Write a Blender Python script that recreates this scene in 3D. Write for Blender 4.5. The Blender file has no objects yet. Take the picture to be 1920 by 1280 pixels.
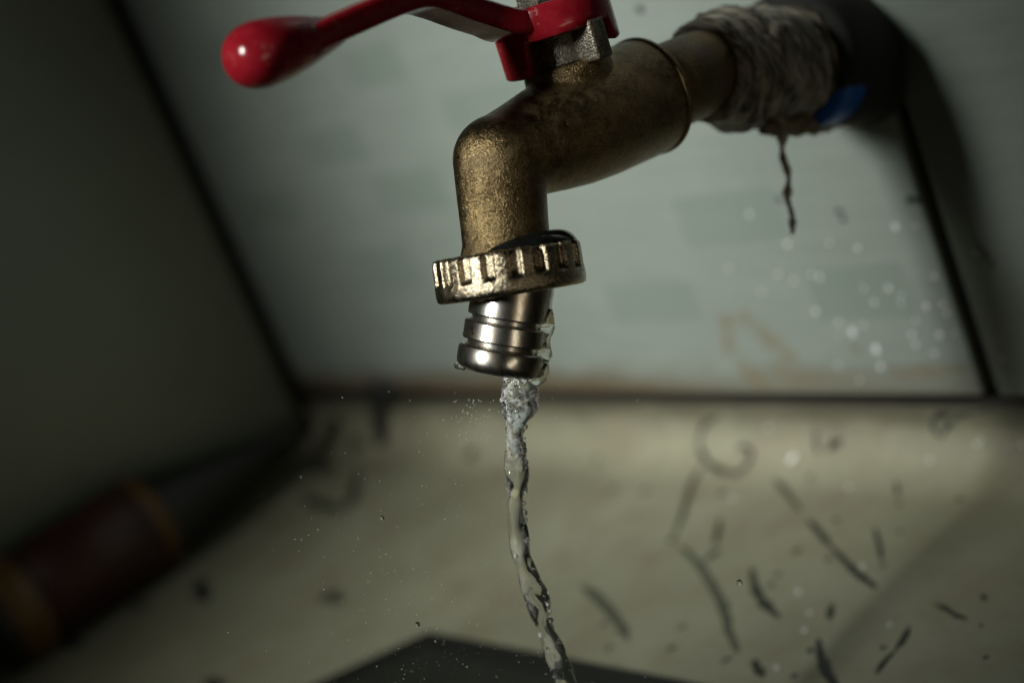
import bpy, bmesh, math, random
from mathutils import Vector, Matrix, noise, Quaternion

MM = 0.001
scene = bpy.context.scene
COL = scene.collection

# ------------------------------------------------------------------ camera
cam_data = bpy.data.cameras.new('camera')
cam = bpy.data.objects.new('camera', cam_data)
COL.objects.link(cam)
right = Vector((0.63944761, 0.6759728, -0.36628887))
down = Vector((-0.01850162, -0.4627535, -0.88629391))
fwd = Vector((-0.76861203, 0.57351545, -0.28340003))
m = Matrix((right, -down, -fwd)).transposed().to_4x4()
m.translation = Vector((595, -330, 208)) * MM
cam.matrix_world = m
cam_data.sensor_width = 36
cam_data.lens = 58.6
cam_data.clip_start = 0.01
cam_data.clip_end = 50
cam_data.dof.use_dof = True
cam_data.dof.focus_distance = 0.3285
cam_data.dof.aperture_fstop = 58.6 / 8.8
cam_data.dof.aperture_blades = 0
scene.camera = cam

# ------------------------------------------------------------------ world and lamp
world = bpy.data.worlds.new('World')
scene.world = world
world.use_nodes = True
bg = world.node_tree.nodes['Background']
bg.inputs[0].default_value = (0.36, 0.60, 0.20, 1)
bg.inputs[1].default_value = 0.002

lamp_data = bpy.data.lights.new('window_light', 'AREA')
lamp_data.shape = 'RECTANGLE'
lamp_data.size = 0.15
lamp_data.size_y = 0.24
lamp_data.energy = 0.43
lamp_data.spread = math.radians(22.5)
lamp_data.color = (0.98, 1.0, 0.94)
lamp = bpy.data.objects.new('window_light', lamp_data)
COL.objects.link(lamp)
aim = Vector((226, 0, 108)) * MM
lamp.location = Vector((292, -850, 615)) * MM
lamp.rotation_euler = (aim - lamp.location).to_track_quat('-Z', 'Z').to_euler()

# faint warm light from the room, off to the right
fill_data = bpy.data.lights.new('room_light', 'AREA')
fill_data.shape = 'RECTANGLE'
fill_data.size = 0.12
fill_data.size_y = 0.28
fill_data.energy = 0.026
fill_data.spread = math.radians(70)
fill_data.color = (1.0, 0.86, 0.64)
fill = bpy.data.objects.new('room_light', fill_data)
COL.objects.link(fill)
fill.location = Vector((960, -330, 60)) * MM
fill.rotation_euler = (Vector((342, -120, 130)) * MM - fill.location).to_track_quat('-Z', 'Z').to_euler()

scene.view_settings.view_transform = 'Standard'
scene.view_settings.look = 'None'
scene.view_settings.exposure = 0
scene.view_settings.gamma = 1
scene.cycles.use_denoising = True
scene.cycles.max_bounces = 16
scene.cycles.diffuse_bounces = 2
scene.cycles.transmission_bounces = 12
scene.cycles.transparent_max_bounces = 12
scene.cycles.caustics_reflective = True
scene.cycles.caustics_refractive = True
scene.cycles.sample_clamp_indirect = 4.0
scene.cycles.blur_glossy = 0.3

# ------------------------------------------------------------------ helpers
def mesh(name, verts, faces, smooth=True, scale=MM):
    me = bpy.data.meshes.new(name)
    me.from_pydata([tuple(c * scale for c in v) for v in verts], [], faces)
    me.update()
    if smooth:
        for p in me.polygons:
            p.use_smooth = True
    return me

def add(name, me, mat=None, parent=None, label=None, category=None, group=None, kind=None, loc=None):
    o = bpy.data.objects.new(name, me)
    COL.objects.link(o)
    if mat is not None and me is not None and not me.materials:
        me.materials.append(mat)
    if parent is not None:
        o.parent = parent
    if loc is not None:
        o.location = Vector(loc) * MM
    for k, v in (('label', label), ('category', category), ('group', group), ('kind', kind)):
        if v:
            o[k] = v
    return o

def sharp(me, deg=40):
    """mark hard edges so that smooth shading keeps crisp corners"""
    bm = bmesh.new()
    bm.from_mesh(me)
    for e in bm.edges:
        if len(e.link_faces) == 2 and e.calc_face_angle(0) > math.radians(deg):
            e.smooth = False
    bm.to_mesh(me)
    bm.free()
    return me

def frame_to(axis, hint=Vector((1, 0, 0))):
    """rotation whose z is axis"""
    z = Vector(axis).normalized()
    x = (Vector(hint) - z * z.dot(Vector(hint))).normalized()
    y = z.cross(x)
    return Matrix((x, y, z)).transposed()

def lathe(profile, seg=64, origin=(0, 0, 0), axis=(0, 0, 1), hint=(1, 0, 0), mod=None, cap=True):
    """profile: (radius, height) pairs; mod(r, h, angle) -> radius"""
    R = frame_to(axis, hint)
    O = Vector(origin)
    V, F = [], []
    for r, h in profile:
        for k in range(seg):
            a = 2 * math.pi * k / seg
            rr = mod(r, h, a) if mod else r
            V.append(O + R @ Vector((rr * math.cos(a), rr * math.sin(a), h)))
    n = len(profile)
    for i in range(n - 1):
        for k in range(seg):
            k2 = (k + 1) % seg
            F.append((i * seg + k, i * seg + k2, (i + 1) * seg + k2, (i + 1) * seg + k))
    if cap:
        F.append(tuple(reversed(range(seg))))
        F.append(tuple((n - 1) * seg + k for k in range(seg)))
    return V, F

def catmull(pts, n):
    """resample a list of equal-length tuples with a Catmull-Rom curve, n steps per span"""
    P = [tuple(p) for p in pts]
    P = [tuple(2 * a - b for a, b in zip(P[0], P[1]))] + P + [tuple(2 * a - b for a, b in zip(P[-1], P[-2]))]
    out = []
    for i in range(1, len(P) - 2):
        for k in range(n):
            t = k / n
            out.append(tuple(0.5 * ((2 * b) + (-a + c) * t + (2 * a - 5 * b + 4 * c - d) * t * t + (-a + 3 * b - 3 * c + d) * t ** 3)
                             for a, b, c, d in zip(P[i - 1], P[i], P[i + 1], P[i + 2])))
    out.append(P[-2])
    return out

def sweep(points, section, up, cap=True):
    """points: centre line; section(i, n) -> list of (side, up) offsets; up: vector"""
    V, F = [], []
    n = len(points)
    P = [Vector(p[:3]) for p in points]
    cnt = 0
    for i in range(n):
        t = (P[min(i + 1, n - 1)] - P[max(i - 1, 0)]).normalized()
        s = t.cross(Vector(up)).normalized()
        u = s.cross(t)
        sec = section(i, n)
        cnt = len(sec)
        for a, b in sec:
            V.append(P[i] + s * a + u * b)
    for i in range(n - 1):
        for k in range(cnt):
            k2 = (k + 1) % cnt
            F.append((i * cnt + k, i * cnt + k2, (i + 1) * cnt + k2, (i + 1) * cnt + k))
    if cap:
        F.append(tuple(reversed(range(cnt))))
        F.append(tuple((n - 1) * cnt + k for k in range(cnt)))
    return V, F

def merge(*parts):
    V, F = [], []
    for v, f in parts:
        b = len(V)
        V += list(v)
        F += [tuple(i + b for i in q) for q in f]
    return V, F

def fix_normals(me):
    bm = bmesh.new()
    bm.from_mesh(me)
    bmesh.ops.recalc_face_normals(bm, faces=bm.faces)
    bm.to_mesh(me)
    bm.free()
    return me

def box(x0, x1, y0, y1, z0, z1, bevel=0.0, seg=2, name='box'):
    bm = bmesh.new()
    bmesh.ops.create_cube(bm, size=1)
    for v in bm.verts:
        v.co = Vector(((x0 + x1) / 2 + v.co.x * (x1 - x0), (y0 + y1) / 2 + v.co.y * (y1 - y0), (z0 + z1) / 2 + v.co.z * (z1 - z0))) * MM
    if bevel:
        bmesh.ops.bevel(bm, geom=bm.edges[:], offset=bevel * MM, segments=seg, affect='EDGES', profile=0.6)
    me = bpy.data.meshes.new(name)
    bm.to_mesh(me)
    bm.free()
    if bevel:
        for p in me.polygons:
            p.use_smooth = True
    return me

def remesh(V, F, voxel, smooth_iter):
    """fuse overlapping closed shells into one skin (built in millimetres, returned in metres)"""
    me = mesh('fuse', V, F, scale=1.0)
    fix_normals(me)
    o = bpy.data.objects.new('fuse', me)
    COL.objects.link(o)
    md = o.modifiers.new('r', 'REMESH')
    md.mode = 'VOXEL'
    md.voxel_size = voxel
    md.use_smooth_shade = True
    sm = o.modifiers.new('s', 'SMOOTH')
    sm.factor = 0.5
    sm.iterations = smooth_iter
    dg = bpy.context.evaluated_depsgraph_get()
    out = bpy.data.meshes.new_from_object(o.evaluated_get(dg))
    bpy.data.objects.remove(o)
    bpy.data.meshes.remove(me)
    out.transform(Matrix.Scale(MM, 4))
    for p in out.polygons:
        p.use_smooth = True
    return out

# ------------------------------------------------------------------ materials
class NT:
    def __init__(self, name):
        self.m = bpy.data.materials.new(name)
        self.m.use_nodes = True
        self.t = self.m.node_tree
        self.b = self.t.nodes['Principled BSDF']
        self.out = self.t.nodes['Material Output']
        self._c = None
    def n(self, kind, **kw):
        nd = self.t.nodes.new(kind)
        for k, v in kw.items():
            setattr(nd, k, v)
        return nd
    def link(self, a, b):
        self.t.links.new(a, b)
    def put(self, sock, val):
        if hasattr(val, 'is_linked') or isinstance(val, bpy.types.NodeSocket):
            self.link(val, sock)
        else:
            sock.default_value = val
    def coord(self):
        if self._c is None:
            self._c = self.n('ShaderNodeTexCoord').outputs['Object']
        return self._c
    def noise(self, scale, detail=3, rough=0.5, stretch=None, dist=0.0):
        nd = self.n('ShaderNodeTexNoise')
        nd.inputs['Scale'].default_value = scale
        nd.inputs['Detail'].default_value = detail
        nd.inputs['Roughness'].default_value = rough
        nd.inputs['Distortion'].default_value = dist
        src = self.coord()
        if stretch:
            mp = self.n('ShaderNodeMapping')
            mp.inputs['Scale'].default_value = stretch
            self.link(src, mp.inputs['Vector'])
            src = mp.outputs['Vector']
        self.link(src, nd.inputs['Vector'])
        return nd.outputs['Fac']
    def ramp(self, fac, stops):
        r = self.n('ShaderNodeValToRGB')
        cr = r.color_ramp
        while len(cr.elements) < len(stops):
            cr.elements.new(0.5)
        for e, (p, c) in zip(cr.elements, stops):
            e.position = p
            e.color = (c, c, c, 1) if isinstance(c, (int, float)) else (c[0], c[1], c[2], 1)
        self.link(fac, r.inputs['Fac'])
        return r.outputs['Color']
    def math(self, op, a, b=0.0, clamp=False):
        nd = self.n('ShaderNodeMath', operation=op)
        nd.use_clamp = clamp
        self.put(nd.inputs[0], a)
        self.put(nd.inputs[1], b)
        return nd.outputs[0]
    def mix(self, fac, a, b):
        nd = self.n('ShaderNodeMix', data_type='RGBA')
        self.put(nd.inputs[0], fac)
        self.put(nd.inputs[6], a if not isinstance(a, tuple) else (a[0], a[1], a[2], 1))
        self.put(nd.inputs[7], b if not isinstance(b, tuple) else (b[0], b[1], b[2], 1))
        return nd.outputs[2]
    def bump(self, height, strength, dist, prev=None):
        nd = self.n('ShaderNodeBump')
        nd.inputs['Strength'].default_value = strength
        nd.inputs['Distance'].default_value = dist
        self.link(height, nd.inputs['Height'])
        if prev is not None:
            self.link(prev, nd.inputs['Normal'])
        self.link(nd.outputs[0], self.b.inputs['Normal'])
        return nd.outputs[0]
    def set(self, **kw):
        for k, v in kw.items():
            s = self.b.inputs[k.replace('_', ' ')]
            if isinstance(v, tuple) and len(v) == 3:
                v = (*v, 1)
            self.put(s, v)
        return self

def m_bronze(name, dark, bright_col, rough, grain, dirt, bumpy=1.0, grime_col=(0.13, 0.086, 0.038)):
    q = NT(name)
    big = q.noise(140, 4, 0.6)
    mid = q.noise(700, 4, 0.65)
    fine = q.noise(grain, 2, 0.55)
    w = q.math('ADD', q.math('MULTIPLY', big, 0.55), q.math('MULTIPLY', mid, 0.45))
    col = q.mix(q.ramp(w, [(0.36, 0), (0.62, 1)]), dark, bright_col)  # mottled between dark patina and the brighter metal colour
    pits = q.ramp(fine, [(0.40, 1), (0.52, 0)])
    col = q.mix(q.math('MULTIPLY', pits, 0.5), col, tuple(c * 0.25 for c in dark))
    patch = q.ramp(q.noise(95, 5, 0.65, dist=0.4), [(0.52, 0), (0.60, 1)])
    patch = q.math('MULTIPLY', patch, dirt)
    col = q.mix(patch, col, grime_col)
    q.set(Base_Color=col, Metallic=q.math('SUBTRACT', 1.0, q.math('MULTIPLY', patch, 0.8)))
    q.set(Roughness=q.math('ADD', rough, q.math('MULTIPLY', q.math('SUBTRACT', mid, 0.5), 0.35)))
    b = q.bump(mid, 0.25, 0.00025)
    q.bump(fine, bumpy, 0.00026, b)
    return q.m

BRONZE = m_bronze('cast_bronze', (0.115, 0.082, 0.040), (0.38, 0.275, 0.135), 0.33, 3100, 0.55)
BRONZE_NUT = m_bronze('cast_brass_nut', (0.36, 0.29, 0.19), (0.66, 0.57, 0.42), 0.25, 3300, 0.08, 0.6)
BONNET = m_bronze('grey_cast_bonnet', (0.16, 0.145, 0.115), (0.36, 0.33, 0.27), 0.5, 2000, 0.5, 1.0, (0.10, 0.08, 0.05))
PIPE = m_bronze('brown_pipe', (0.13, 0.095, 0.045), (0.28, 0.20, 0.09), 0.45, 2300, 0.8)

def m_steel():
    q = NT('worn_nickel')
    streak = q.noise(500, 4, 0.6, stretch=(1, 1, 0.35))
    col = q.mix(q.ramp(streak, [(0.42, 0), (0.7, 1)]), (0.74, 0.73, 0.69), (0.50, 0.42, 0.30))
    spots = q.ramp(q.noise(420, 2, 0.5), [(0.70, 0), (0.74, 1)])
    col = q.mix(spots, col, (0.30, 0.13, 0.04))
    q.set(Base_Color=col, Metallic=1.0, Roughness=q.math('ADD', 0.13, q.math('MULTIPLY', streak, 0.26)))
    q.bump(q.noise(900, 3, 0.6), 0.12, 0.0001)
    return q.m
STEEL = m_steel()

def m_red():
    q = NT('red_lever_paint')
    n1 = q.noise(260, 5, 0.65)
    wear = q.ramp(q.noise(330, 5, 0.7, dist=0.5), [(0.60, 0), (0.70, 1)])
    col = q.mix(q.ramp(n1, [(0.35, 0), (0.7, 1)]), (0.21, 0.005, 0.011), (0.30, 0.014, 0.024))
    col = q.mix(q.math('MULTIPLY', wear, 0.4), col, (0.36, 0.16, 0.15))
    specks = q.ramp(q.noise(1100, 3, 0.6), [(0.30, 1), (0.36, 0)])
    col = q.mix(q.math('MULTIPLY', specks, 0.7), col, (0.05, 0.02, 0.015))
    q.set(Base_Color=col, Roughness=q.math('ADD', 0.17, q.math('MULTIPLY', wear, 0.3)))
    q.bump(q.noise(500, 4, 0.6), 0.25, 0.0002)
    return q.m
RED = m_red()

def m_plain(name, col, rough=0.5, scale=300, amount=0.3, metallic=0.0, bump=0.15):
    q = NT(name)
    n1 = q.noise(scale, 5, 0.6)
    c = q.mix(q.ramp(n1, [(0.3, 0), (0.7, 1)]), tuple(v * (1 - amount) for v in col), tuple(min(1, v * (1 + amount)) for v in col))
    q.set(Base_Color=c, Roughness=rough, Metallic=metallic)
    if bump:
        q.bump(q.noise(scale * 3, 4, 0.6), bump, 0.0003)
    return q.m

GASKET = m_plain('wet_black_rubber', (0.010, 0.011, 0.010), 0.08, 400, 0.3, bump=0.05)
TAPE = None
BLUE = m_plain('blue_plastic', (0.012, 0.10, 0.42), 0.35, 300, 0.25)
MORTAR = m_plain('brown_mortar', (0.20, 0.165, 0.11), 0.85, 350, 0.45, bump=0.7)
SHADE_COLLAR = m_plain('shade_black_socket', (0.005, 0.005, 0.004), 0.9, 200, 0.4)  # near-black colour puts the joint's shade into the socket
GROUT = m_plain('black_grout', (0.010, 0.008, 0.005), 0.8, 500, 0.5, bump=0.6)
BOTTLE = m_plain('dark_bottle_plastic', (0.007, 0.008, 0.005), 0.5, 150, 0.3)
BOTTLE_RED = m_plain('dark_red_label', (0.035, 0.006, 0.004), 0.5, 150, 0.3)
AMBER = m_plain('amber_band', (0.11, 0.05, 0.004), 0.5, 150, 0.25)
PLATE = m_plain('dark_green_rubber', (0.011, 0.014, 0.008), 0.6, 250, 0.4)
RIM = m_plain('black_rim', (0.004, 0.0045, 0.003), 0.6, 250, 0.4)

def m_tape():
    q = NT('old_sealing_tape')
    n1 = q.noise(150, 4, 0.6, stretch=(0.8, 4.0, 0.8), dist=0.4)
    col = q.mix(q.ramp(n1, [(0.40, 0), (0.68, 1)]), (0.04, 0.032, 0.020), (0.42, 0.385, 0.30))
    q.set(Base_Color=col, Roughness=0.55)
    q.bump(n1, 0.25, 0.0006)
    return q.m
TAPE = m_tape()
PALE_TAPE = m_plain('pale_tape', (0.48, 0.43, 0.32), 0.6, 400, 0.35)

def m_tile(name, base, rects=(), rust=True, stain_line=25.0):
    """glazed tile; object coordinates are world coordinates (tiles sit at the origin)"""
    q = NT(name)
    sep = q.n('ShaderNodeSeparateXYZ')
    q.link(q.coord(), sep.inputs[0])
    x, z = sep.outputs['X'], sep.outputs['Z']
    streak = q.noise(55, 5, 0.65, stretch=(0.5, 1.0, 4.5))
    cloud = q.noise(22, 3, 0.5)
    t = q.math('ADD', q.math('MULTIPLY', streak, 0.6), q.math('MULTIPLY', cloud, 0.4))
    col = q.mix(q.ramp(t, [(0.3, 0), (0.7, 1)]), tuple(c * 0.88 for c in base), tuple(c * 1.08 for c in base))
    wob = q.math('MULTIPLY', q.math('SUBTRACT', q.noise(60, 2, 0.5), 0.5), 0.003)
    total = None
    for (x0, x1, z0, z1) in rects:
        # printed pale-green blocks of the tile's pattern
        dx = q.math('SUBTRACT', (x1 - x0) / 2 * MM, q.math('ABSOLUTE', q.math('SUBTRACT', q.math('ADD', x, wob), (x0 + x1) / 2 * MM)))
        dz = q.math('SUBTRACT', (z1 - z0) / 2 * MM, q.math('ABSOLUTE', q.math('SUBTRACT', z, (z0 + z1) / 2 * MM)))
        mk = q.math('MULTIPLY', q.math('MINIMUM', dx, dz), 1000.0, clamp=True)
        total = mk if total is None else q.math('MAXIMUM', total, mk)
    if total is not None:
        col = q.mix(q.math('MULTIPLY', total, 0.62), col, tuple(c * k for c, k in zip(base, (0.76, 0.83, 0.79))))
    if rust:
        rn = q.noise(70, 4, 0.6, stretch=(0.6, 1, 1.6))
        d = q.math('SUBTRACT', z, stain_line * MM)
        band = q.math('SUBTRACT', 1.0, q.math('DIVIDE', d, q.math('MULTIPLY', rn, 0.024)), clamp=True)
        fade = q.ramp(q.math('MULTIPLY', x, 2.9), [(0.0, 0.9), (0.55, 0.85), (0.72, 0.45), (1.0, 0.35)])
        band = q.math('MULTIPLY', q.math('MULTIPLY', band, fade), 1.5, clamp=True)
        col = q.mix(band, col, (0.085, 0.064, 0.040))
        # the curled rust run
        wx = q.math('ADD', x, q.math('MULTIPLY', q.math('SUBTRACT', q.noise(120, 3, 0.6), 0.5), 0.006))
        wz = q.math('ADD', z, q.math('MULTIPLY', q.math('SUBTRACT', q.noise(140, 3, 0.6), 0.5), 0.006))
        for (ax, az, bx, bz, wd, k) in ((252, 41, 255, 49.5, 2.6, .6), (255, 49.5, 261, 51, 2.0, .45), (263, 50, 273, 39, 2.4, .55), (268, 43, 274, 38.5, 2.8, .6), (255, 34, 259, 29, 3.2, .55), (270, 33, 279, 31.5, 3.6, .4), (256, 31, 300, 30, 3.0, .3), (310, 31.5, 333, 33, 1.8, .6), (299, 39.5, 300, 38.5, 1.8, .5)):
            ux, uz = bx - ax, bz - az
            L2 = ux * ux + uz * uz
            px = q.math('SUBTRACT', wx, ax * MM)
            pz = q.math('SUBTRACT', wz, az * MM)
            h = q.math('MULTIPLY', q.math('ADD', q.math('MULTIPLY', px, ux), q.math('MULTIPLY', pz, uz)), 1000.0 / L2, clamp=True)
            ex = q.math('SUBTRACT', px, q.math('MULTIPLY', h, ux * MM))
            ez = q.math('SUBTRACT', pz, q.math('MULTIPLY', h, uz * MM))
            d2 = q.math('SQRT', q.math('ADD', q.math('MULTIPLY', ex, ex), q.math('MULTIPLY', ez, ez)))
            mk = q.math('SUBTRACT', 1.0, q.math('DIVIDE', d2, wd * 1.5 * MM), clamp=True)
            col = q.mix(q.math('MULTIPLY', q.math('MULTIPLY', q.math('MULTIPLY', mk, 1.3, clamp=True), q.ramp(q.noise(160, 4, 0.7), [(0.35, 0.15), (0.6, 1.0)])), k), col, (0.130, 0.094, 0.050))
    q.set(Base_Color=col, Roughness=q.math('ADD', 0.20, q.math('MULTIPLY', streak, 0.22)))
    q.bump(streak, 0.08, 0.0006)
    return q.m

RECTS = [(250.7, 290.5, 73.6, 90.4), (207.9, 246.1, 49.9, 64.3), (166.1, 210.4, 121.2, 134.3), (82.4, 117.7, 117.4, 131.3),
         (124.1, 155.8, 141.6, 156.5), (111.5, 150.9, 95.7, 111.6), (79.9, 116.6, 67.3, 85.6), (290.0, 324.2, 47.8, 65.5),
         (22, 60, 98, 112), (40, 78, 160, 175), (215, 252, 165, 180)]
TILE = m_tile('grey_green_wall_tile', (0.168, 0.192, 0.171), RECTS)
TILE_PLAIN_SHADED = m_tile('plain_wall_tile_shaded', (0.105, 0.121, 0.106), (), False)  # base colour darkened to imitate the tap's shade on the right
TILE_SIDE = m_tile('side_wall_tile', (0.21, 0.23, 0.175), (), False)

def m_floor():
    q = NT('stained_basin_floor')
    c1 = q.noise(14, 5, 0.6)
    c2 = q.noise(45, 5, 0.65, dist=0.5)
    c3 = q.noise(420, 3, 0.6)
    col = q.mix(q.ramp(c1, [(0.3, 0), (0.7, 1)]), (0.19, 0.187, 0.128), (0.268, 0.262, 0.187))
    col = q.mix(q.math('MULTIPLY', q.ramp(c2, [(0.45, 0), (0.72, 1)]), 0.6), col, (0.165, 0.135, 0.085))
    col = q.mix(q.math('MULTIPLY', q.ramp(c3, [(0.60, 0), (0.70, 1)]), 0.35), col, (0.09, 0.088, 0.056))
    # darkening towards the joint paints in the shade below the tile edge
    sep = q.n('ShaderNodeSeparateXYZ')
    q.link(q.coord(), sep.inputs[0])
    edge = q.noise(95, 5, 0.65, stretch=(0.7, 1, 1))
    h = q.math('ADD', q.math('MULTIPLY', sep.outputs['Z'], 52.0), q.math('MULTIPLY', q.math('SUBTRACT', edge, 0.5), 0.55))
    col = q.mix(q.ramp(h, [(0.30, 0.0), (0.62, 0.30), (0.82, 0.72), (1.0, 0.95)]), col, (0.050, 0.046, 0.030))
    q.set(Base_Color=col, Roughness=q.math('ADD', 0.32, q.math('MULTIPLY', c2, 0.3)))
    q.bump(c3, 0.1, 0.0003)
    return q.m
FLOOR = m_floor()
GRIMES = [m_plain('pale_grime', (0.06, 0.065, 0.042), 0.6, 300, 0.15, bump=0),
          m_plain('grey_grime', (0.017, 0.021, 0.013), 0.6, 300, 0.2, bump=0),
          m_plain('green_black_grime', (0.007, 0.009, 0.006), 0.6, 300, 0.3, bump=0),
          m_plain('black_grime', (0.004, 0.005, 0.004), 0.5, 300, 0.3, bump=0)]

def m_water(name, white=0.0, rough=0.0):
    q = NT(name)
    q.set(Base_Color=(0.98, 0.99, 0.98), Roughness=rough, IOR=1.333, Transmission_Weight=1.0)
    if white:  # white diffuse share stands in for glints and refracted light
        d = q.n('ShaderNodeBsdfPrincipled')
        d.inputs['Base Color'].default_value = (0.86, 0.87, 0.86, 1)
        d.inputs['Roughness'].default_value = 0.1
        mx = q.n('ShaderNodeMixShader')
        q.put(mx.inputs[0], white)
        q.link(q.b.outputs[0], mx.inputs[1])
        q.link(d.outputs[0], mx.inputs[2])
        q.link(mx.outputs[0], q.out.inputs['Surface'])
    return q
WATER = m_water('clear_water').m
BEAD = m_water('glint_white_water_bead', 0.6).m  # whitened so the drops seem to catch the light

def m_stream():
    q = m_water('running_water')
    sep = q.n('ShaderNodeSeparateXYZ')
    q.link(q.coord(), sep.inputs[0])
    top = q.ramp(q.math('MULTIPLY', q.math('SUBTRACT', sep.outputs['Z'], 0.088), 50.0), [(0.0, 0.0), (1.0, 1.0)])
    froth = q.ramp(q.noise(900, 4, 0.7, dist=0.8), [(0.46, 0), (0.60, 1)])
    light_veil = q.ramp(q.noise(260, 3, 0.6, stretch=(1, 1, 0.45)), [(0.50, 0.0), (0.68, 0.18)])  # white streaks painting in light refracted by the water
    fac = q.math('ADD', q.math('MULTIPLY', q.math('MULTIPLY', top, froth), 0.8), light_veil, clamp=True)  # froth at the top, whitened further in place of refracted light
    d = q.n('ShaderNodeBsdfPrincipled')
    d.inputs['Base Color'].default_value = (0.85, 0.86, 0.85, 1)
    d.inputs['Roughness'].default_value = 0.08
    d.inputs['Subsurface Weight'].default_value = 0.0
    mx = q.n('ShaderNodeMixShader')
    q.link(fac, mx.inputs[0])
    q.link(q.b.outputs[0], mx.inputs[1])
    q.link(d.outputs[0], mx.inputs[2])
    q.link(mx.outputs[0], q.out.inputs['Surface'])
    return q.m
STREAM_MAT = m_stream()

# ------------------------------------------------------------------ the setting: two tiled walls and the coved basin floor
wall = add('back_wall', box(-40, 760, 15.5, 40, -10, 560, name='back_wall'), GROUT, kind='structure')
for i, (x0, x1) in enumerate(((4.5, 335.8), (340.6, 672))):
    for j, (z0, z1) in enumerate(((24.9, 276), (280.5, 531))):
        add('tile', box(x0, x1, 0, 16, z0, z1, bevel=1.1, seg=3, name='tile'), TILE if (i, j) == (0, 0) else TILE_PLAIN_SHADED, wall)
side = add('side_wall', box(-40, -4.5, -298, 4.2, 1.2, 560, name='side_wall'), GROUT, kind='structure')
for z0, z1 in ((3.0, 276), (280.5, 531)):
    add('tile', box(-7, 0, -300, -3.8, z0, z1, bevel=1.1, seg=3, name='tile'), TILE_SIDE, side)

RC = 18.0
YC = 3.0
prof = [(YC + 1.2, -10), (YC + 1.2, 19.2), (YC + 0.9, 19.5), (YC + 0.3, 19.5), (YC, 19.2)]
for k in range(17):
    a = k / 16 * math.pi / 2
    prof.append((YC - RC + RC * math.cos(a), RC - RC * math.sin(a)))
prof += [(-30, 0), (-120, 0), (-300, 0), (-360, 0), (-360, -10)]
V, F = [], []
for x in (-60, 700):
    V += [(x, y, z) for y, z in prof]
n = len(prof)
for k in range(n):
    F.append((k, (k + 1) % n, n + (k + 1) % n, n + k))
F += [tuple(range(n)), tuple(reversed(range(n, 2 * n)))]
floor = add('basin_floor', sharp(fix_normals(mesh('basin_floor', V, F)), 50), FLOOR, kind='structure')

def floor_point(p):
    y = min(p[1] + (YC - 3 if p[1] > 3 - RC else 0), YC - 0.02)
    if y <= YC - RC:
        return Vector((p[0], y, 0)), Vector((0, 0, 1))
    if y > YC - 0.4 and len(p) == 3:
        z = min(p[2], 19.2)
        return Vector((p[0], YC, max(z, 12))), Vector((0, -1, 0))
    d = y - (YC - RC)
    z = RC - math.sqrt(max(0, RC * RC - d * d))
    return Vector((p[0], y, z)), (Vector((0, YC - RC, RC)) - Vector((0, y, z))).normalized()

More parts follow.
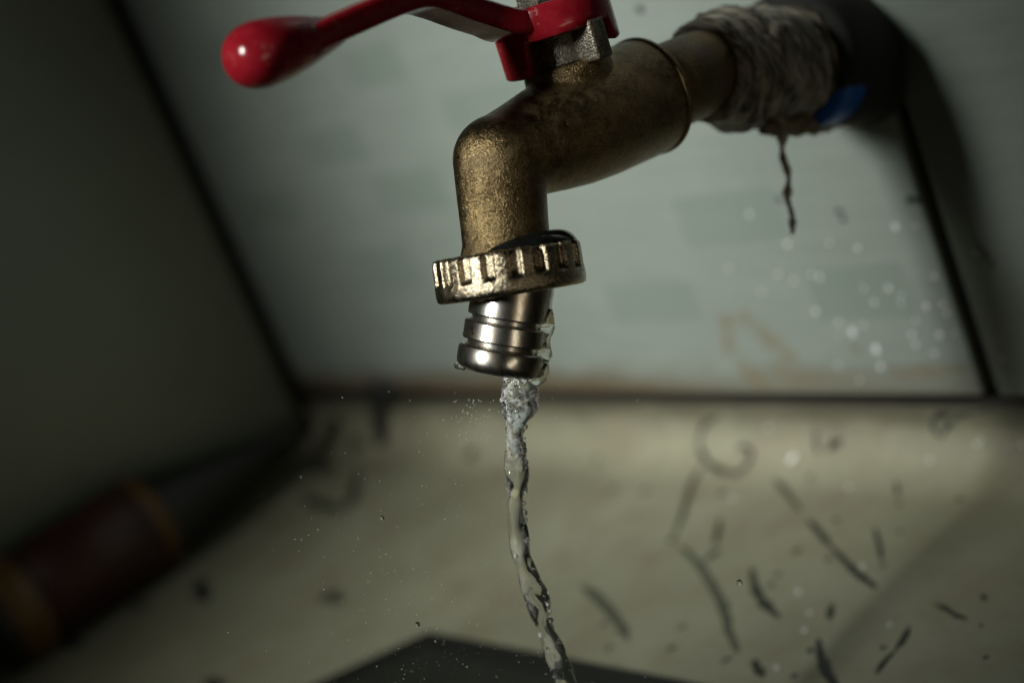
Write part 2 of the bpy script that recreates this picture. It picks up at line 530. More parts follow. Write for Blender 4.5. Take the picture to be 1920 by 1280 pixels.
GRIME = [
    (2,1.18,[(235.8,2.9,15.9),(231.3,2.6,13.1),(226.4,1.8,10.8),(224.9,0.1,7.9),(226.1,-2.3,5.1),(231.2,-5.3,2.8),(237.9,-7.4,1.6),(244.8,-7.8,1.3),(247.3,-4.5,3.0),(247.2,-1.7,5.5),(243.0,-0.9,6.2),(241.3,-1.8,5.4)]),
    (1,1.33,[(228.4,-5.9,2.2),(228.8,-12.4,0.1),(235.8,-24.1),(241.9,-34.2),(246.5,-42.9)]),
    (2,1.96,[(245.8,-42.9),(247.9,-44.5)]),
    (0,1.73,[(252.4,-46.4),(260.8,-50.8),(270.6,-56.8),(281.0,-64.6),(290.5,-72.0),(299.6,-80.7),(308.9,-88.3)]),
    (1,1.43,[(255.5,-30.8),(260.8,-38.5),(264.4,-44.2)]),
    (2,1.39,[(267.9,-45.6),(267.4,-48.8),(267.0,-52.0)]),
    (2,1.03,[(272.9,2.1,12.3),(272.4,0.4,8.4),(273.8,-1.5,6.0)]),
    (3,1.78,[(277.2,-1.2,6.2),(279.0,0.1,7.6),(282.2,0.7,9.0)]),
    (1,1.61,[(285.7,-53.2),(290.3,-58.3),(296.5,-64.0),(304.2,-69.3),(310.5,-72.3)]),
    (0,1.36,[(259.4,-8.5,1.0),(269.7,-15.3),(280.9,-23.8)]),
    (1,1.28,[(286.6,-27.5),(295.5,-33.9),(303.6,-39.6)]),
    (2,1.28,[(302.3,-38.8),(312.4,-45.3),(321.1,-51.0),(326.2,-53.7),(329.1,-55.1)]),
    (1,0.73,[(304.1,-7.7,1.3),(307.5,-12.6,-0.1)]),
    (2,1.11,[(309.7,-15.7),(311.2,-17.2)]),
    (1,0.84,[(310.0,-28.3),(317.6,-36.6),(323.2,-43.8)]),
    (2,1.04,[(324.6,-45.4),(325.5,-46.1)]),
    (3,0.83,[(349.1,-58.8),(353.3,-60.2),(357.1,-62.1),(361.4,-63.3)]),
    (2,0.76,[(358.8,-52.8),(361.5,-55.3)]),
    (2,0.74,[(365.6,-64.6),(366.5,-65.2)]),
    (2,1.1,[(348.2,-68.8),(349.8,-73.6),(350.5,-78.7)]),
    (1,1.15,[(350.5,-78.7),(350.5,-83.1),(351.4,-88.0)]),
    (3,1.59,[(327.4,-78.3),(331.5,-83.3),(335.6,-87.4),(340.8,-91.8),(346.8,-95.9)]),
    (1,1.24,[(321.1,-64.0),(325.3,-70.6)]),
    (2,1.2,[(327.6,-82.4),(329.1,-83.9)]),
    (2,1.74,[(293.1,-42.4),(294.7,-43.6)]),
    (2,1.45,[(295.0,-25.8),(296.6,-27.1)]),
    (1,1.16,[(305.7,-44.6),(307.3,-45.9)]),
    (1,1.46,[(296.5,-58.7),(298.2,-59.9)]),
    (1,1.47,[(295.4,-54.0),(296.7,-54.9)]),
    (1,2.02,[(244.4,-16.9),(246.5,-18.4)]),
    (0,2.12,[(212.5,-18.7),(214.7,-20.1)]),
    (0,2.54,[(197.5,-18.8),(199.7,-20.2)]),
    (1,2.03,[(287.1,-90.5),(288.5,-91.3)]),
    (0,2.06,[(283.3,-81.6),(284.7,-82.4)]),
    (0,2.23,[(256.8,-85.7),(258.3,-86.5)]),
    (0,2.16,[(267.1,-94.7),(268.9,-95.7)]),
    (1,2.02,[(307.2,-91.4),(308.5,-92.2)]),
    (2,1.03,[(346.2,-77.6),(347.4,-78.6)]),
    (3,0.91,[(373.5,-75.8),(374.3,-76.5)]),
    (2,0.93,[(327.3,-12.1,0.1),(328.5,-13.1,-0.0)]),
    (1,1.96,[(273.0,-7.5,1.5),(274.0,-8.1,1.1)]),
    (0,2.45,[(179.0,-5.8,2.2),(180.5,-6.7,1.7)]),
    (2,1.38,[(330.3,-92.8),(331.5,-93.7)]),
    (1,1.17,[(288.0,1.6,11.0),(288.3,1.6,10.1)]),
    (0,0.92,[(318.6,-29.0),(319.9,-30.0)]),
    (1,1.55,[(315.4,-90.0),(319.1,-92.9),(323.4,-95.9)]),
    (3,1.2,[(322.9,3.1,18.0),(318.1,3.2,17.2),(314.8,2.8,14.8),(315.3,2.1,11.8),(316.9,1.3,9.4)]),
    (3,1.03,[(316.9,1.3,9.4),(319.2,2.5,12.8),(321.3,3.0,15.2)]),
    (3,0.63,[(320.6,2.9,15.2),(324.0,3.2,16.9),(328.9,3.3,18.2),(335.7,3.3,19.0)]),
    (0,2.02,[(233.2,-70.3),(246.9,-76.4),(260.0,-83.2),(271.8,-91.0)]),
    (2,4.4,[(109.5,-5.4,2.7),(113.9,-7.1,1.6)]),
    (3,6.6,[(50.0,3.1,18.5),(50.0,0.3,8.4),(54.6,-4.7,3.9)]),
    (3,3.95,[(49.6,3.2,18.6),(56.3,6.1,20.4),(55.0,13.1,20.4)]),
    (1,3.3,[(52.0,-18.4),(78.6,-43.8),(59.0,-43.9),(42.0,-39.7)]),
    (0,5.32,[(22.2,-16.6),(39.6,-23.8)]),
    (0,5.35,[(30.7,-2.7,4.8),(40.8,-6.2,2.1)]),
    (3,3.09,[(50.3,-97.6),(73.9,-108.6)]),
    (1,2.41,[(34.1,-116.6),(43.9,-119.1)]),
    (1,2.85,[(26.6,-142.3),(39.8,-144.6)]),
    (2,3.1,[(127.3,-143.4),(140.7,-144.5)]),
    (0,4.34,[(128.0,-92.8),(142.6,-96.6)]),
]

rng = random.Random(7)
for shade, width, pts in GRIME:
    P = [floor_point(p) for p in pts]
    flat = [(*a, *b) for a, b in P]
    width *= 1.55
    line = catmull(flat, 5 if len(flat) > 2 else 7)
    Vv, Ff = [], []
    L = len(line)
    for i, q in enumerate(line):
        c, nn = Vector(q[:3]), Vector(q[3:]).normalized()
        t = (Vector(line[min(i + 1, L - 1)][:3]) - Vector(line[max(i - 1, 0)][:3])).normalized()
        s = nn.cross(t).normalized()
        e = min(i, L - 1 - i) / max(1, L - 1)
        wd = width * (0.25 + 0.75 * min(1, math.sqrt(e * 3.2))) * (1 + 0.7 * noise.noise(c * 0.3 + Vector((shade, 0, 3))))
        if len(pts) == 2 and (P[0][0] - P[1][0]).length < width * 1.6:
            wd = width * math.sqrt(max(0.04, 1 - (2 * i / (L - 1) - 1) ** 2)) * (1 + 0.2 * rng.uniform(-1, 1))
        for k in range(5):
            o = k / 4 * 2 - 1
            jag = 1 + 0.25 * rng.uniform(-1, 1)
            Vv.append(c + s * (o * wd / 2 * jag) + nn * (0.05 + 0.30 * (1 - o * o) * (0.5 + 0.5 * min(1, e * 6))))
    for i in range(L - 1):
        for k in range(4):
            Ff.append((i * 5 + k, i * 5 + k + 1, (i + 1) * 5 + k + 1, (i + 1) * 5 + k))
    add('grime_streak', mesh('grime_streak', Vv, Ff), GRIMES[shade], floor)
# black mould clump across the joint
Vv, Ff = lathe([(0.2, -11)] + [(5.0 * math.sin(math.pi * (0.06 + 0.88 * k / 14)) ** 0.6, -10.5 + 21 * k / 14) for k in range(15)] + [(0.2, 11)], 20, (63, -0.5, 25.0), (1, 0, 0.32),
               mod=lambda r, h, a: r * (1 + 0.6 * noise.noise(Vector((math.cos(a), math.sin(a), h * 0.2)))))
add('mould_clump', mesh('mould_clump', Vv, Ff), GRIMES[3], wall)
# specks of dirt on the wall tile
for x, z, r in ((309.7, 80.8, 1.0), (310.2, 78.4, 0.9), (291.2, 86.1, 1.0), (332.9, 82, 1.1), (335.3, 81.7, 1.2), (265.8, 145.9, 1.3), (350.3, 64.9, 1.1), (351.0, 62.5, 0.9), (349.4, 67.3, 0.7)):
    v, f = lathe([(r, 0.02), (r * 0.7, 0.25), (r * 0.2, 0.35)], 10, (x, 0, z), (0, -1, 0), mod=lambda rr, h, a: rr * (1 + 0.25 * math.sin(a * 2 + x)))
    add('grime_speck', mesh('grime_speck', v, f), GRIMES[2], wall)

# ------------------------------------------------------------------ the tap (local axes: x along the wall, y towards it, z up the stem)
P0 = Vector((341.88, -127.15, 147.63))
TILT = -math.atan(0.1)
tap = add('water_tap', None, label='weathered brass garden tap with red lever handle and water running from its nozzle', category='tap', loc=P0)
tap.rotation_euler = (TILT, 0, 0)
TR = Matrix.Rotation(TILT, 3, 'X')
def local(cx, cy, cz):
    return TR.transposed() @ (right * cx + down * cy + fwd * cz)
D = Vector((0, -0.2756, -0.9613)).normalized()

body_prof = [(0.5, -3.5), (8.9, -1.5), (9.1, 2), (9.8, 7), (11.0, 14), (12.0, 21), (12.4, 28), (12.5, 41.5), (12.45, 43.4), (12.0, 45.0), (10.8, 46.3), (6, 46.6)]
sph = [(0.3, -9.05)] + [(9.1 * math.sin(math.pi * k / 16), -9.1 * math.cos(math.pi * k / 16)) for k in range(1, 16)] + [(0.3, 9.05)]
spout_prof = [(5, -2), (9.05, 0), (8.95, 6), (8.75, 12), (8.7, 16.2), (9.4, 18.6), (9.8, 21), (5, 21.5)]
fused = merge(lathe(body_prof, 72, axis=(0, 1, 0)), lathe(sph, 48), lathe(spout_prof, 72, axis=D),
              lathe([(9.6, 5), (9.2, 12.0), (8.6, 13.2), (5, 13.6)], 48, origin=(0, 24.5, 0)))
body = add('body', remesh(*fused, 0.38, 6), BRONZE, tap)
add('end_ring', mesh('end_ring', *lathe([(12.35, 42.9), (12.75, 43.1), (12.8, 43.9), (12.3, 44.3)], 72, axis=(0, 1, 0))), BRONZE, body)
add('inlet_pipe', mesh('inlet_pipe', *lathe([(9.3, 44), (9.35, 50), (9.2, 78)], 64, axis=(0, 1, 0))), PIPE, tap)

# bonnet under the lever
ST = 24.5
bonnet = add('bonnet', mesh('bonnet', *lathe([(8.9, 9.5), (8.3, 12.0), (7.7, 13.6), (7.4, 15), (7.3, 20.5), (6.8, 21.2)], 48, origin=(0, ST, 0),
             mod=lambda r, h, a: r * (1 + 0.02 * math.sin(3 * a + h)))), BONNET, tap)
add('stem', mesh('stem', *lathe([(3.6, 20), (3.6, 28.6), (3.2, 29)], 32, origin=(0, ST, 0))), BONNET, tap)
hexnut = mesh('packing_nut', *lathe([(5.6, 24.4), (6.1, 24.8), (6.1, 28.2), (5.6, 28.6)], 6, origin=(0, ST, 0)), smooth=False)
add('packing_nut', hexnut, BONNET, tap)
lug = box(5.6, 12.0, -2.1, 2.3, -4.2, 4.0, bevel=0.8, seg=3, name='stop_lug')
lo = add('stop_lug', lug, BONNET, tap, loc=(0.6, ST - 0.6, 16.4))

# red lever: shell-like hub with two tabs, cranked strap, drop-shaped grip
HC, HRAD = 24.3, 12.4
loop = []
for k in range(144):
    a = 2 * math.pi * k / 144 - math.pi
    # angle 0 faces +x/-y (the stop lug side); the long tab hangs on the outlet side
    dx = 0.789 * math.cos(a) + 0.670 * math.sin(a)
    dt = -0.614 * math.cos(a) + 0.743 * math.sin(a)
    q_ = math.sqrt(dx * dx + dt * dt)
    dx, dt = dx / q_, dt / q_
    loop.append((HRAD * dx, HRAD * dt, dx, dt, math.degrees(a)))
def tab(deg):
    def step(lo_, hi_):
        return 1 / (1 + math.exp(-(deg - lo_) * 1.6)) * 1 / (1 + math.exp((deg - hi_) * 1.6))
    return 19.3 - 6.6 * step(-104, -38) - 4.4 * step(62, 128)
V, F = [], []
rows = 9
nL = len(loop)
for (x, t, nx_, nt_, deg) in loop:
    b = tab(deg)
    top = 26.2
    ring = [(x, t, b + 0.45), (x, t, b + 2), (x, t, top - 0.9), (x - nx_ * 0.35, t - nt_ * 0.35, top - 0.2), (x - nx_ * 0.9, t - nt_ * 0.9, top),
            (x - nx_ * 1.9, t - nt_ * 1.9, top - 0.3), (x - nx_ * 2.2, t - nt_ * 2.2, top - 1.2), (x - nx_ * 2.2, t - nt_ * 2.2, b + 0.4), (x - nx_ * 0.5, t - nt_ * 0.5, b)]
    V += [(p[0], p[1] + HC, p[2]) for p in ring]
for i in range(nL):
    i2 = (i + 1) % nL
    for k in range(rows):
        k2 = (k + 1) % rows
        F.append((i * rows + k, i2 * rows + k, i2 * rows + k2, i * rows + k2))
hub_shell = mesh('hub', V, F)
lever_pts = catmull([(17, 22.8), (12, 24.0), (8, 26.2), (3, 29.0), (-3.0, 32.6), (-7.5, 34.6), (-14, 35.0), (-24, 34.4), (-34, 33.6), (-40, 33.0)], 8)
def strap(i, n):
    w, th, r = 5.0, 2.5, 1.1
    w += 1.6 * max(0, 1 - i / (n * 0.22))
    o = []
    for sx, sy, a0 in ((1, 1, 0), (-1, 1, 90), (-1, -1, 180), (1, -1, 270)):
        for k in range(5):
            a = math.radians(a0 + 22.5 * k)
            o.append((sx * (w - r) + r * math.cos(a), sy * (th - r) + r * math.sin(a)))
    return o
lever = add('lever', fix_normals(mesh('lever', *sweep([(0, t, u) for t, u in lever_pts], strap, (0, 0, 1)))), RED, tap)
add('hub', fix_normals(hub_shell), RED, lever)
plate = [(x * 0.86, t * 0.88 + HC, 22.6) for x, t, _, _, _ in loop] + [(x * 0.86, t * 0.88 + HC, 24.2) for x, t, _, _, _ in loop]
pf = [(i, (i + 1) % nL, nL + (i + 1) % nL, nL + i) for i in range(nL)] + [tuple(reversed(range(nL))), tuple(range(nL, 2 * nL))]
add('hub_plate', mesh('hub_plate', plate, pf, smooth=False), RED, lever)
gp = [(0.3, -51.2), (2.4, -50.9), (4.2, -49.9), (5.5, -48.2), (6.2, -46), (6.35, -43.5), (6.0, -40), (5.2, -36), (4.1, -32), (3.1, -28.5), (2.2, -26.5), (0.5, -26)]
gs = catmull([(r, h) for r, h in gp], 4)
add('grip', mesh('grip', *lathe(gs, 48, origin=(0, 0, 32.6), axis=(0, 1, -0.03), mod=lambda r, h, a: r * (1 + 0.06 * math.cos(2 * a)))), RED, lever)

# hose connector: knurled nut, rubber seal and barbed nozzle
naxis = local(0.155, 1, 0.045).normalized()
nc = D * 22.0
def flutes(r, h, a):
    if r < 13.6 or h > 1.3:
        return r
    k = min(1.0, (1.3 - h) / 0.7)
    c = 0.5 + 0.5 * math.cos(18 * (a + 0.10))
    g = max(0.0, min(1.0, (c - 0.42) / 0.30))
    g = g * g * (3 - 2 * g)
    return r - 1.3 * g * k
np_ = [(11.2, -3.4), (13.0, -4.0), (13.9, -4.3), (14.6, -4.0), (14.8, -3.4), (14.85, -2), (14.85, -0.5), (14.85, 0.5), (14.9, 0.9), (14.95, 1.3), (15.0, 1.7), (15.0, 3.2), (14.8, 4.1), (14.2, 4.45), (11, 4.5), (8.5, 4.3), (8.3, 2.5), (9.0, 1.0), (11.2, 0.6)]
Vn, Fn = lathe(np_, 360, origin=nc, axis=naxis, mod=flutes, cap=False)
k0 = (len(np_) - 1) * 360
Fn += [(k0 + k, k0 + (k + 1) % 360, (k + 1) % 360, k) for k in range(360)]
add('coupling_nut', fix_normals(mesh('coupling_nut', Vn, Fn)), BRONZE_NUT, tap)
gax = local(0.26, 1, -0.02).normalized()
gsk = [(6.0, -2.6), (7.5, -3.2), (9.0, -3.1), (10.4, -2.4), (11.4, -1.1), (11.6, 0.3), (10.0, 1.4), (6.0, 1.6)]
add('rubber_seal', mesh('rubber_seal', *lathe(catmull(gsk, 3), 64, origin=D * 19.2 + local(2.6, -0.3, 0.6), axis=gax)), GASKET, tap)
bax = local(-0.155, 1, 0.10).normalized()
bp = [(6.0, -6), (7.9, -5.6), (8.1, -4), (8.12, 0), (8.15, 3.3), (8.0, 3.6), (7.2, 3.75), (7.15, 4.5), (8.25, 4.8), (8.5, 5.05), (8.45, 6.5), (8.5, 8.2), (8.35, 8.5), (7.4, 8.65), (7.35, 9.4), (8.5, 9.7), (8.8, 9.98), (8.95, 10.6), (9.0, 11.6), (9.0, 12.6), (8.85, 13.4), (8.5, 14.0), (7.9, 14.45), (7.1, 14.6), (6.6, 14.3), (6.3, 13), (6.2, -5.5)]
nozzle = sharp(fix_normals(mesh('nozzle', *lathe(bp, 96, origin=D * 27.6, axis=bax))), 22)
add('nozzle', nozzle, STEEL, tap)

# ------------------------------------------------------------------ taped pipe joint at the wall
J0 = P0 + TR @ Vector((0, 63.5, 0))
J1 = Vector((329, 1.5, 121))
joint = add('pipe_joint', None, label='pipe socket wound in dirty pale tape with a blue ring, leading into the wall', category='pipe joint', loc=J1)
JA = (J1 - J0).normalized()
JL = (J1 - J0).length
def jl(profile, seg=96, off=(0, 0, 0), mod=None):
    """profile heights run from the tap end (0) to the wall (JL)"""
    return lathe([(r, h - JL) for r, h in profile], seg, origin=off, axis=JA, hint=(1, 0, 0), mod=mod)
def tape_mod(r, h, a):
    p = Vector((math.cos(a) * 1.3, math.sin(a) * 1.3, h * 0.12))
    wrap = ((h + 3.4 * math.sin(a + 0.6)) / 5.0) % 1.0
    return r * (1 + 0.05 * wrap + 0.09 * noise.noise(p * 1.1) + 0.06 * noise.noise(p * 3.3))
tp = [(9.2, -1.5), (10.2, -1.2), (10.9, 0)] + [(10.8 + 2.4 * min(1, k / 14), 0.8 + k * 0.8) for k in range(0, 41)] + [(13.6, 34), (13.0, 36.5), (11, 37.5)]
add('tape_wrap', mesh('tape_wrap', *jl(tp, 140, mod=tape_mod)), TAPE, joint)
def ring_cut(r, h, a):
    return r * (1 + 0.02 * noise.noise(Vector((math.cos(a) * 2, math.sin(a) * 2, h * 0.1))))
add('blue_ring', mesh('blue_ring', *jl([(9, 36), (14.0, 36.2), (14.4, 37), (14.4, 49), (12, 50)], 72, off=(1.0, 0, -2.3), mod=ring_cut)), BLUE, joint)
def shade_shroud(r, h, a):
    # black shell added to imitate shade over the ring, open underneath
    open_ = math.cos(a - math.pi / 2 + 0.35)
    k = max(0.0, min(1.0, (open_ - 0.74) / 0.10)) if h + JL < 47 else 0.0
    return r * (1 + 0.05 * noise.noise(Vector((math.cos(a) * 1.5, math.sin(a) * 1.5, h * 0.12)))) - 2.6 * k
add('shade_sleeve', mesh('shade_sleeve', *jl([(13, 34.5), (16.2, 35.2), (16.8, 38), (16.8, 44), (16.6, 47.5), (16.4, 50), (16.3, JL - 4), (17.5, JL + 1)], 120, mod=shade_shroud)), SHADE_COLLAR, joint)
def lump(r, h, a):
    return r * (1 + 0.5 * noise.noise(Vector((math.cos(a) * 1.4, math.sin(a) * 1.4, h * 0.22))))
lp = [(0.3, 11)] + [(2.4 * math.sin(math.pi * (0.08 + 0.84 * k / 24)) ** 0.5, 11.5 + k * 2.1) for k in range(25)] + [(0.3, 63)]
add('mortar_lip', mesh('mortar_lip', *jl(lp, 28, off=(2.6, 0, -15.4), mod=lump)), MORTAR, joint)
# loose end of tape hanging from the joint
strand = catmull([tuple(Vector(p) - J1) for p in ((341.5, -45.0, 123), (341.6, -47.0, 118.5), (341.2, -48.6, 114.5), (342.3, -50.2, 110), (341.5, -52.0, 105.5), (342.4, -53.6, 101.5), (342, -55, 97.6))], 8)
def ribbon(i, n):
    a = i * 0.28
    w = 1.25 * (1 - 0.4 * i / n) + 0.25 * math.sin(i * 0.9)
    return [(w * math.cos(a) * math.cos(b) - 0.55 * math.sin(a) * math.sin(b), w * math.sin(a) * math.cos(b) + 0.55 * math.cos(a) * math.sin(b)) for b in (k / 10 * 2 * math.pi for k in range(10))]
add('loose_tape_end', fix_normals(mesh('loose_tape_end', *sweep(strand, ribbon, (1, 0, 0)))), PALE_TAPE, joint)

# ------------------------------------------------------------------ running water
STREAM = [(341.3, -141.6, 108.6, 2.6), (340.6, -142.3, 106.3, 3.08), (340.3, -142.9, 104.8, 3.51), (339.9, -143.5, 103.3, 3.62), (339.7, -144.0, 101.8, 3.52), (339.2, -144.7, 100.3, 3.09), (338.7, -145.4, 98.9, 2.46), (338.4, -146.0, 98.0, 2.14), (337.9, -146.9, 95.4, 1.93), (337.5, -147.7, 92.8, 1.88), (337.0, -148.7, 89.6, 2.04), (336.6, -149.6, 87.0, 2.1), (335.9, -150.7, 84.5, 1.83), (335.4, -151.8, 81.4, 1.84), (334.9, -153.0, 77.0, 1.95), (334.6, -153.8, 73.7, 1.85), (334.5, -154.3, 71.4, 1.74), (334.7, -154.8, 66.6, 1.91), (335.0, -155.2, 61.7, 2.13), (335.0, -155.8, 58.2, 1.92), (335.2, -156.2, 53.3, 1.98), (335.5, -156.7, 48.4, 1.98), (335.9, -157.1, 43.4, 2.32), (336.4, -157.5, 37.1, 2.22), (337.2, -158.0, 28.1, 2.34), (338.1, -158.6, 17.8, 2.46), (339.1, -159.2, 5.2, 3.2)]
sl = catmull(STREAM, 14)
def water_section(i, n):
    x, y, z, r = sl[i]
    o = []
    turb = min(1.0, max(0.25, (z - 78) / 22)) if z > 78 else 0.25 + 0.35 * max(0, min(1, (75 - z) / 30))
    end = 1.0
    for k in range(44):
        a = 2 * math.pi * k / 44
        c, s = math.cos(a), math.sin(a)
        w = 1 + 0.16 * noise.noise(Vector((c * 0.9, s * 0.9, z * 0.16)))
        w += 0.14 * turb * noise.noise(Vector((c * 1.6, s * 1.6, z * 0.42 + 9)))
        w += 0.07 * turb * noise.noise(Vector((c * 3.2, s * 3.2, z * 0.9 + 4)))
        w += 0.03 * turb * noise.noise(Vector((c * 6, s * 6, z * 2.0)))
        w += (0.20 if z < 97 else 0.08) * math.cos(2 * a + z * 0.34 + 1.5 * math.sin(z * 0.13)) + 0.06 * math.cos(3 * a - z * 0.75)
        o.append((r * w * c * end, r * w * s * end))
    return o
stream = add('water_stream', fix_normals(mesh('water_stream', *sweep(sl, water_section, (0, 1, 0)))), STREAM_MAT,
             label='clear twisting stream of water falling from the tap nozzle', category='water')
# water clinging to the outside of the nozzle
axis_w = TR @ bax
start = P0 + TR @ (D * 27.6)
out_dir = (right * 0.92 - fwd * 0.25).normalized()
out_dir = (out_dir - axis_w * out_dir.dot(axis_w)).normalized()
film = []
for h, off, r in ((0.5, 7.9, 0.7), (2.5, 8.1, 1.2), (4.6, 8.2, 1.5), (6.2, 8.3, 0.9), (8.0, 8.3, 1.2), (9.6, 8.5, 1.6), (11.0, 8.6, 0.9), (12.6, 8.7, 1.3), (14.4, 7.9, 1.6), (16.0, 6.4, 1.2), (17.2, 5.2, 0.7)):
    p = start + axis_w * h + out_dir * off
    film.append((p.x, p.y, p.z, r))
fl = catmull(film, 6)
add('clinging_film', fix_normals(mesh('clinging_film', *sweep(fl, lambda i, n: [(fl[i][3] * 1.5 * math.cos(2 * math.pi * k / 16), fl[i][3] * 0.9 * math.sin(2 * math.pi * k / 16)) for k in range(16)], out_dir))), WATER, stream)
# drops inside and beside the stream
def ball_mesh(name, sub, squash=(1, 1, 1)):
    bm = bmesh.new()
    bmesh.ops.create_icosphere(bm, subdivisions=sub, radius=MM)
    for v in bm.verts:
        v.co = Vector((v.co.x * squash[0], v.co.y * squash[1], v.co.z * squash[2]))
    me = bpy.data.meshes.new(name)
    bm.to_mesh(me)
    bm.free()
    for p in me.polygons:
        p.use_smooth = True
    return me
rng = random.Random(11)
bead_me = ball_mesh('bead', 3)
bead_me.materials.append(WATER)
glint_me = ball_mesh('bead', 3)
glint_me.materials.append(BEAD)  # whitened beads imitate glints on the stream
for k in range(60):
    i = rng.randrange(20, len(sl) - 60)
    x, y, z, r = sl[i]
    a = rng.choice((rng.uniform(-0.6, 0.6), rng.uniform(-0.6, 3.6)))
    dirv = right * math.cos(a) - fwd * abs(math.sin(a))
    s = rng.uniform(0.22, 0.55) * (1.3 if z > 90 else 1)
    b = add('bead', bead_me, None, stream, loc=Vector((x, y, z)) + dirv * (r * 0.98))
    b.scale = (s, s, s * rng.uniform(0.8, 1.5))
    if k % 3 == 0:
        b.data = glint_me
# drips hanging from the nozzle's lower rim
for ang, s in ((2.75, 0.7), (3.1, 0.85), (3.5, 0.6), (2.2, 0.5), (4.2, 0.5)):
    dv = (right * math.cos(ang) - fwd * math.sin(ang) * 0.4)
    dv = (dv - axis_w * dv.dot(axis_w)).normalized()
    b = add('bead', bead_me, None, stream, loc=start + axis_w * 14.3 + dv * 8.2)
    b.scale = (s * 1.3, s * 1.3, s)

# fine spray in the air
rng = random.Random(5)
def ico():
    bm = bmesh.new()
    bmesh.ops.create_icosphere(bm, subdivisions=1, radius=1)
    v = [x.co.copy() for x in bm.verts]
    f = [tuple(q.index for q in p.verts) for p in bm.faces]
    bm.free()
    return v, f
iv, iff = ico()
V, F = [], []
o0 = Vector((340, -145, 104))
def spray(p, r, st=1.0):
    b = len(V)
    V.extend([p + Vector((q.x * r, q.y * r, q.z * r * st)) for q in iv])
    F.extend([tuple(i + b for i in t) for t in iff])
for k in range(70):   # little shower left of the nozzle
    spray(o0 + right * rng.gauss(-7.5, 2.4) + down * rng.uniform(0, 9) + fwd * rng.gauss(0, 4), rng.uniform(0.05, 0.13), rng.uniform(1, 2.6))
for k in range(520):  # mist around the lower stream
    spray(o0 + right * rng.gauss(-14, 15) + down * (62 - abs(rng.gauss(0, 26))) + fwd * rng.gauss(6, 14), rng.choice((0.04, 0.05, 0.06, 0.07, 0.09, 0.13)))
for k in range(60):
    spray(o0 + right * rng.gauss(-16, 14) + down * rng.uniform(-3, 45) + fwd * rng.gauss(0, 10), rng.uniform(0.05, 0.12))
add('water_spray', mesh('water_spray', V, F), BEAD, label='fine mist of tiny water specks drifting around the falling stream', category='spray', kind='stuff')
for p, r, lab in (((322.7, -173.3, 92.3), 0.42, 'small clear drop hanging in the air left of the stream'),
                  ((325.1, -177.4, 70.1), 0.50, 'lowest clear drop falling just above the dark drain plate'),
                  ((368.6, -131.8, 55.3), 0.62, 'round clear drop in mid air right of the stream')):
    o = add('water_drop', ball_mesh('water_drop', 4), WATER, label=lab, category='drop', group='drops falling in the air', loc=p)
    o.scale = (r, r, r * 1.05)

# droplets sitting on the wall tile and the basin floor
WALL_DROPS = [(263.6, 66.3, 1), (281.2, 63.7, 1), (286.0, 61.3, 1), (272.9, 58.4, 0.9), (293.2, 63.1, 1), (295.7, 62.0, 1.2), (317.5, 57.6, 1.2), (311.3, 53.6, 1.1), (320.9, 55.3, 0.8), (320.0, 53.0, 0.8), (327.6, 51.8, 1.3), (333.0, 60.3, 1.2), (332.8, 52.2, 1.2), (333.1, 49.5, 1.2), (290.1, 51.7, 1.3), (296.8, 48.0, 1.2), (300.4, 44.8, 1.8), (305.0, 46.8, 0.9), (295.2, 44.0, 0.8), (306.6, 39.3, 1.9), (306.0, 34.0, 1.4), (291.1, 34.5, 1), (319.9, 43.7, 1.1), (322.7, 47.8, 0.8), (320.1, 40.6, 1.1), (328.8, 43.4, 1.5), (325.2, 37.8, 1.1), (334.0, 43.9, 0.8), (345.6, 36.1, 1), (297.1, 29.7, 0.9), (309.3, 58.0, 0.8), (288.5, 72.6, 1.3), (326.2, 75.0, 1.4), (303.1, 71.9, 0.9), (311.8, 69.8, 1.1), (278.8, 82.6, 1.1), (347.5, 66.0, 1), (332.4, 74.7, 0.9)]
drop_me = ball_mesh('wall_drop', 3, (1, 0.55, 1.1))
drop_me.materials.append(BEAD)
for x, z, r in WALL_DROPS:
    big = {1.9: 'largest white water droplet clinging to the wall tile above the rust line', 1.8: 'large oval water droplet on the wall tile, upper left of the largest one'}.get(r)
    o = add('water_droplet', drop_me, label=big or 'tiny round water droplet clinging to the grey wall tile', category='droplet', group='droplets on the wall tile', loc=(x, -0.2, z))
    s = 0.54 * r
    o.scale = (s, s, s * (1.25 if big else 1))
FLOOR_DROPS = [(289.3, -10.5, 0.6, 1.2), (313.4, -1.9, 5.5, 1.0), (328.5, 0.9, 9.1, 1.1), (329.8, 1.4, 10.1, 0.8), (319.1, -46.7, 0, 1.2), (308.0, -60.7, 0, 1.3), (321.3, -76.0, 0, 1.2), (317.6, -68.8, 0, 1), (324.1, -91.5, 0, 1.2), (342.8, -69.1, 0, 1), (251.4, -19.7, 0, 1.1), (254.1, 2.0, 11.9, 0.9), (338.2, 0.8, 8.9, 0.7), (342.1, 1.0, 9.3, 0.9)]
fd_me = ball_mesh('floor_drop', 3, (1, 1, 0.6))
fd_me.materials.append(BEAD)
for x, y, z, r in FLOOR_DROPS:
    p, nn = floor_point((x, y, z))
    o = add('water_droplet', fd_me, label='tiny round water droplet lying on the stained beige basin floor', category='droplet', group='droplets on the basin floor', loc=p + nn * 0.15)
    o.rotation_euler = nn.to_track_quat('Z', 'Y').to_euler()
    o.scale = (0.6 * r,) * 3
p, nn = floor_point((264.3, -2.9, 4.4))
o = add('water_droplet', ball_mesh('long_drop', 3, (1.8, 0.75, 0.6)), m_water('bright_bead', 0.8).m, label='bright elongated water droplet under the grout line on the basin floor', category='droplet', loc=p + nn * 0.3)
ax = (right * 0.78 - down * 0.62)
ax = (ax - nn * ax.dot(nn)).normalized()
o.rotation_euler = Matrix((ax, nn.cross(ax), nn)).transposed().to_euler()

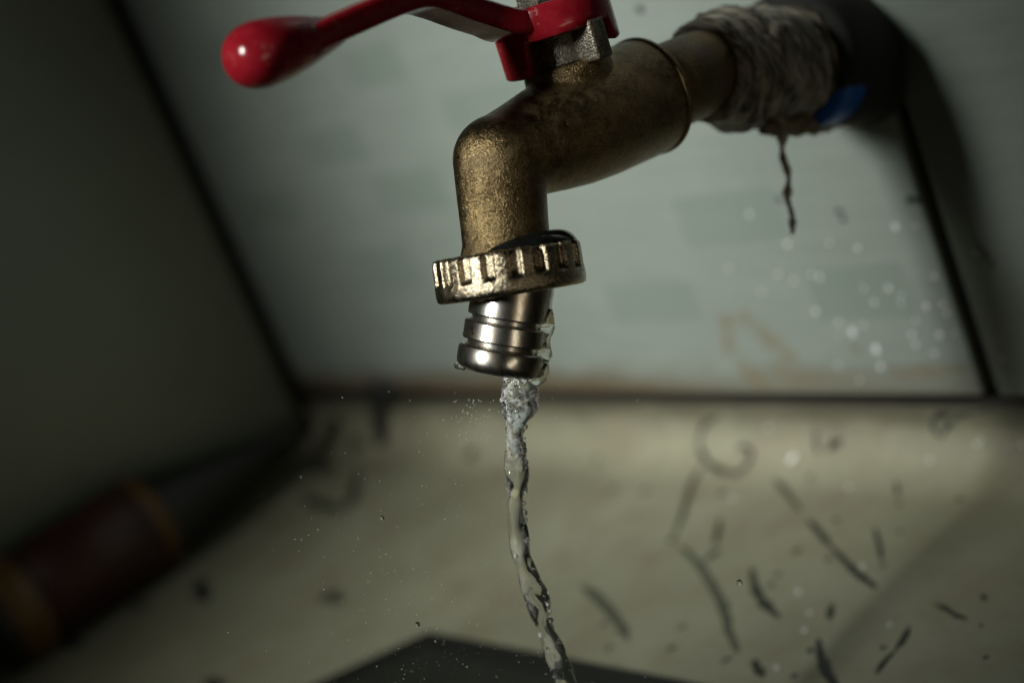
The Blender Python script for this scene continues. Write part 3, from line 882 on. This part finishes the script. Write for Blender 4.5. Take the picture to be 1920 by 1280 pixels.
# ------------------------------------------------------------------ bottle in the corner and drain plate
bc = Vector((20.5, -160, 19.4))
bottle = add('bottle', None, label='dark red bottle with amber bands and a tapered black neck lying along the side wall', category='bottle', loc=bc)
yax = (0, 1, 0)
add('body', mesh('body', *lathe([(15, -6), (18.4, -5), (19, -3), (19, 66), (18.4, 68)], 56, axis=yax)), BOTTLE, bottle)
add('label_sleeve', mesh('label_sleeve', *lathe([(18.9, 14), (19.25, 14.2), (19.25, 61.8), (18.9, 62)], 56, axis=yax)), BOTTLE_RED, bottle)
for y0, y1 in ((0, 12.5), (63, 68)):
    add('band', mesh('band', *lathe([(18.9, y0), (19.35, y0 + 0.2), (19.35, y1 - 0.2), (18.6, y1)], 56, axis=yax)), AMBER, bottle)
neck = add('neck', mesh('neck', *lathe(catmull([(18.5, 67.5), (17.6, 74), (14.5, 86), (10.5, 104), (7, 122), (4.6, 134)], 4), 56, axis=(0, 1, -0.02))), BOTTLE, bottle)
add('cap', mesh('cap', *lathe([(5.0, 132), (5.4, 132.6), (4.6, 147), (3.9, 148)], 40, axis=(0, 1, -0.02))), BOTTLE, neck)

drain = add('drain_plate', None, label='dark green drain plate with a black rim on the basin floor below the stream', category='drain plate', loc=(320, -222.5, 0))
def octo(gx, gy, ch, r0):
    return [(-gx, gy - ch * 1.6), (-gx + ch, gy), (gx - ch, gy), (gx, gy - ch * 1.6), (gx, -gy + ch), (gx - ch, -gy), (-gx + ch, -gy), (-gx, -gy + ch)]
outer = octo(146, 119, 24, 0)
inner = octo(139, 112, 22, 0)
def prism(poly, z0, z1):
    k = len(poly)
    return [(x, y, z0) for x, y in poly] + [(x, y, z1) for x, y in poly], [(i, (i + 1) % k, k + (i + 1) % k, k + i) for i in range(k)] + [tuple(reversed(range(k))), tuple(range(k, 2 * k))]
k = 8
V = [(x, y, z) for z, poly in ((0.2, outer), (1.2, outer), (1.2, inner), (0.2, inner)) for x, y in poly]
F = [(a * 8 + i, a * 8 + (i + 1) % 8, ((a + 1) % 4) * 8 + (i + 1) % 8, ((a + 1) % 4) * 8 + i) for a in range(4) for i in range(8)]
add('rim', fix_normals(mesh('rim', V, F, smooth=False)), RIM, drain)
v, f = prism(inner, 0.2, 0.7)
add('plate', fix_normals(mesh('plate', v, f, smooth=False)), PLATE, drain)
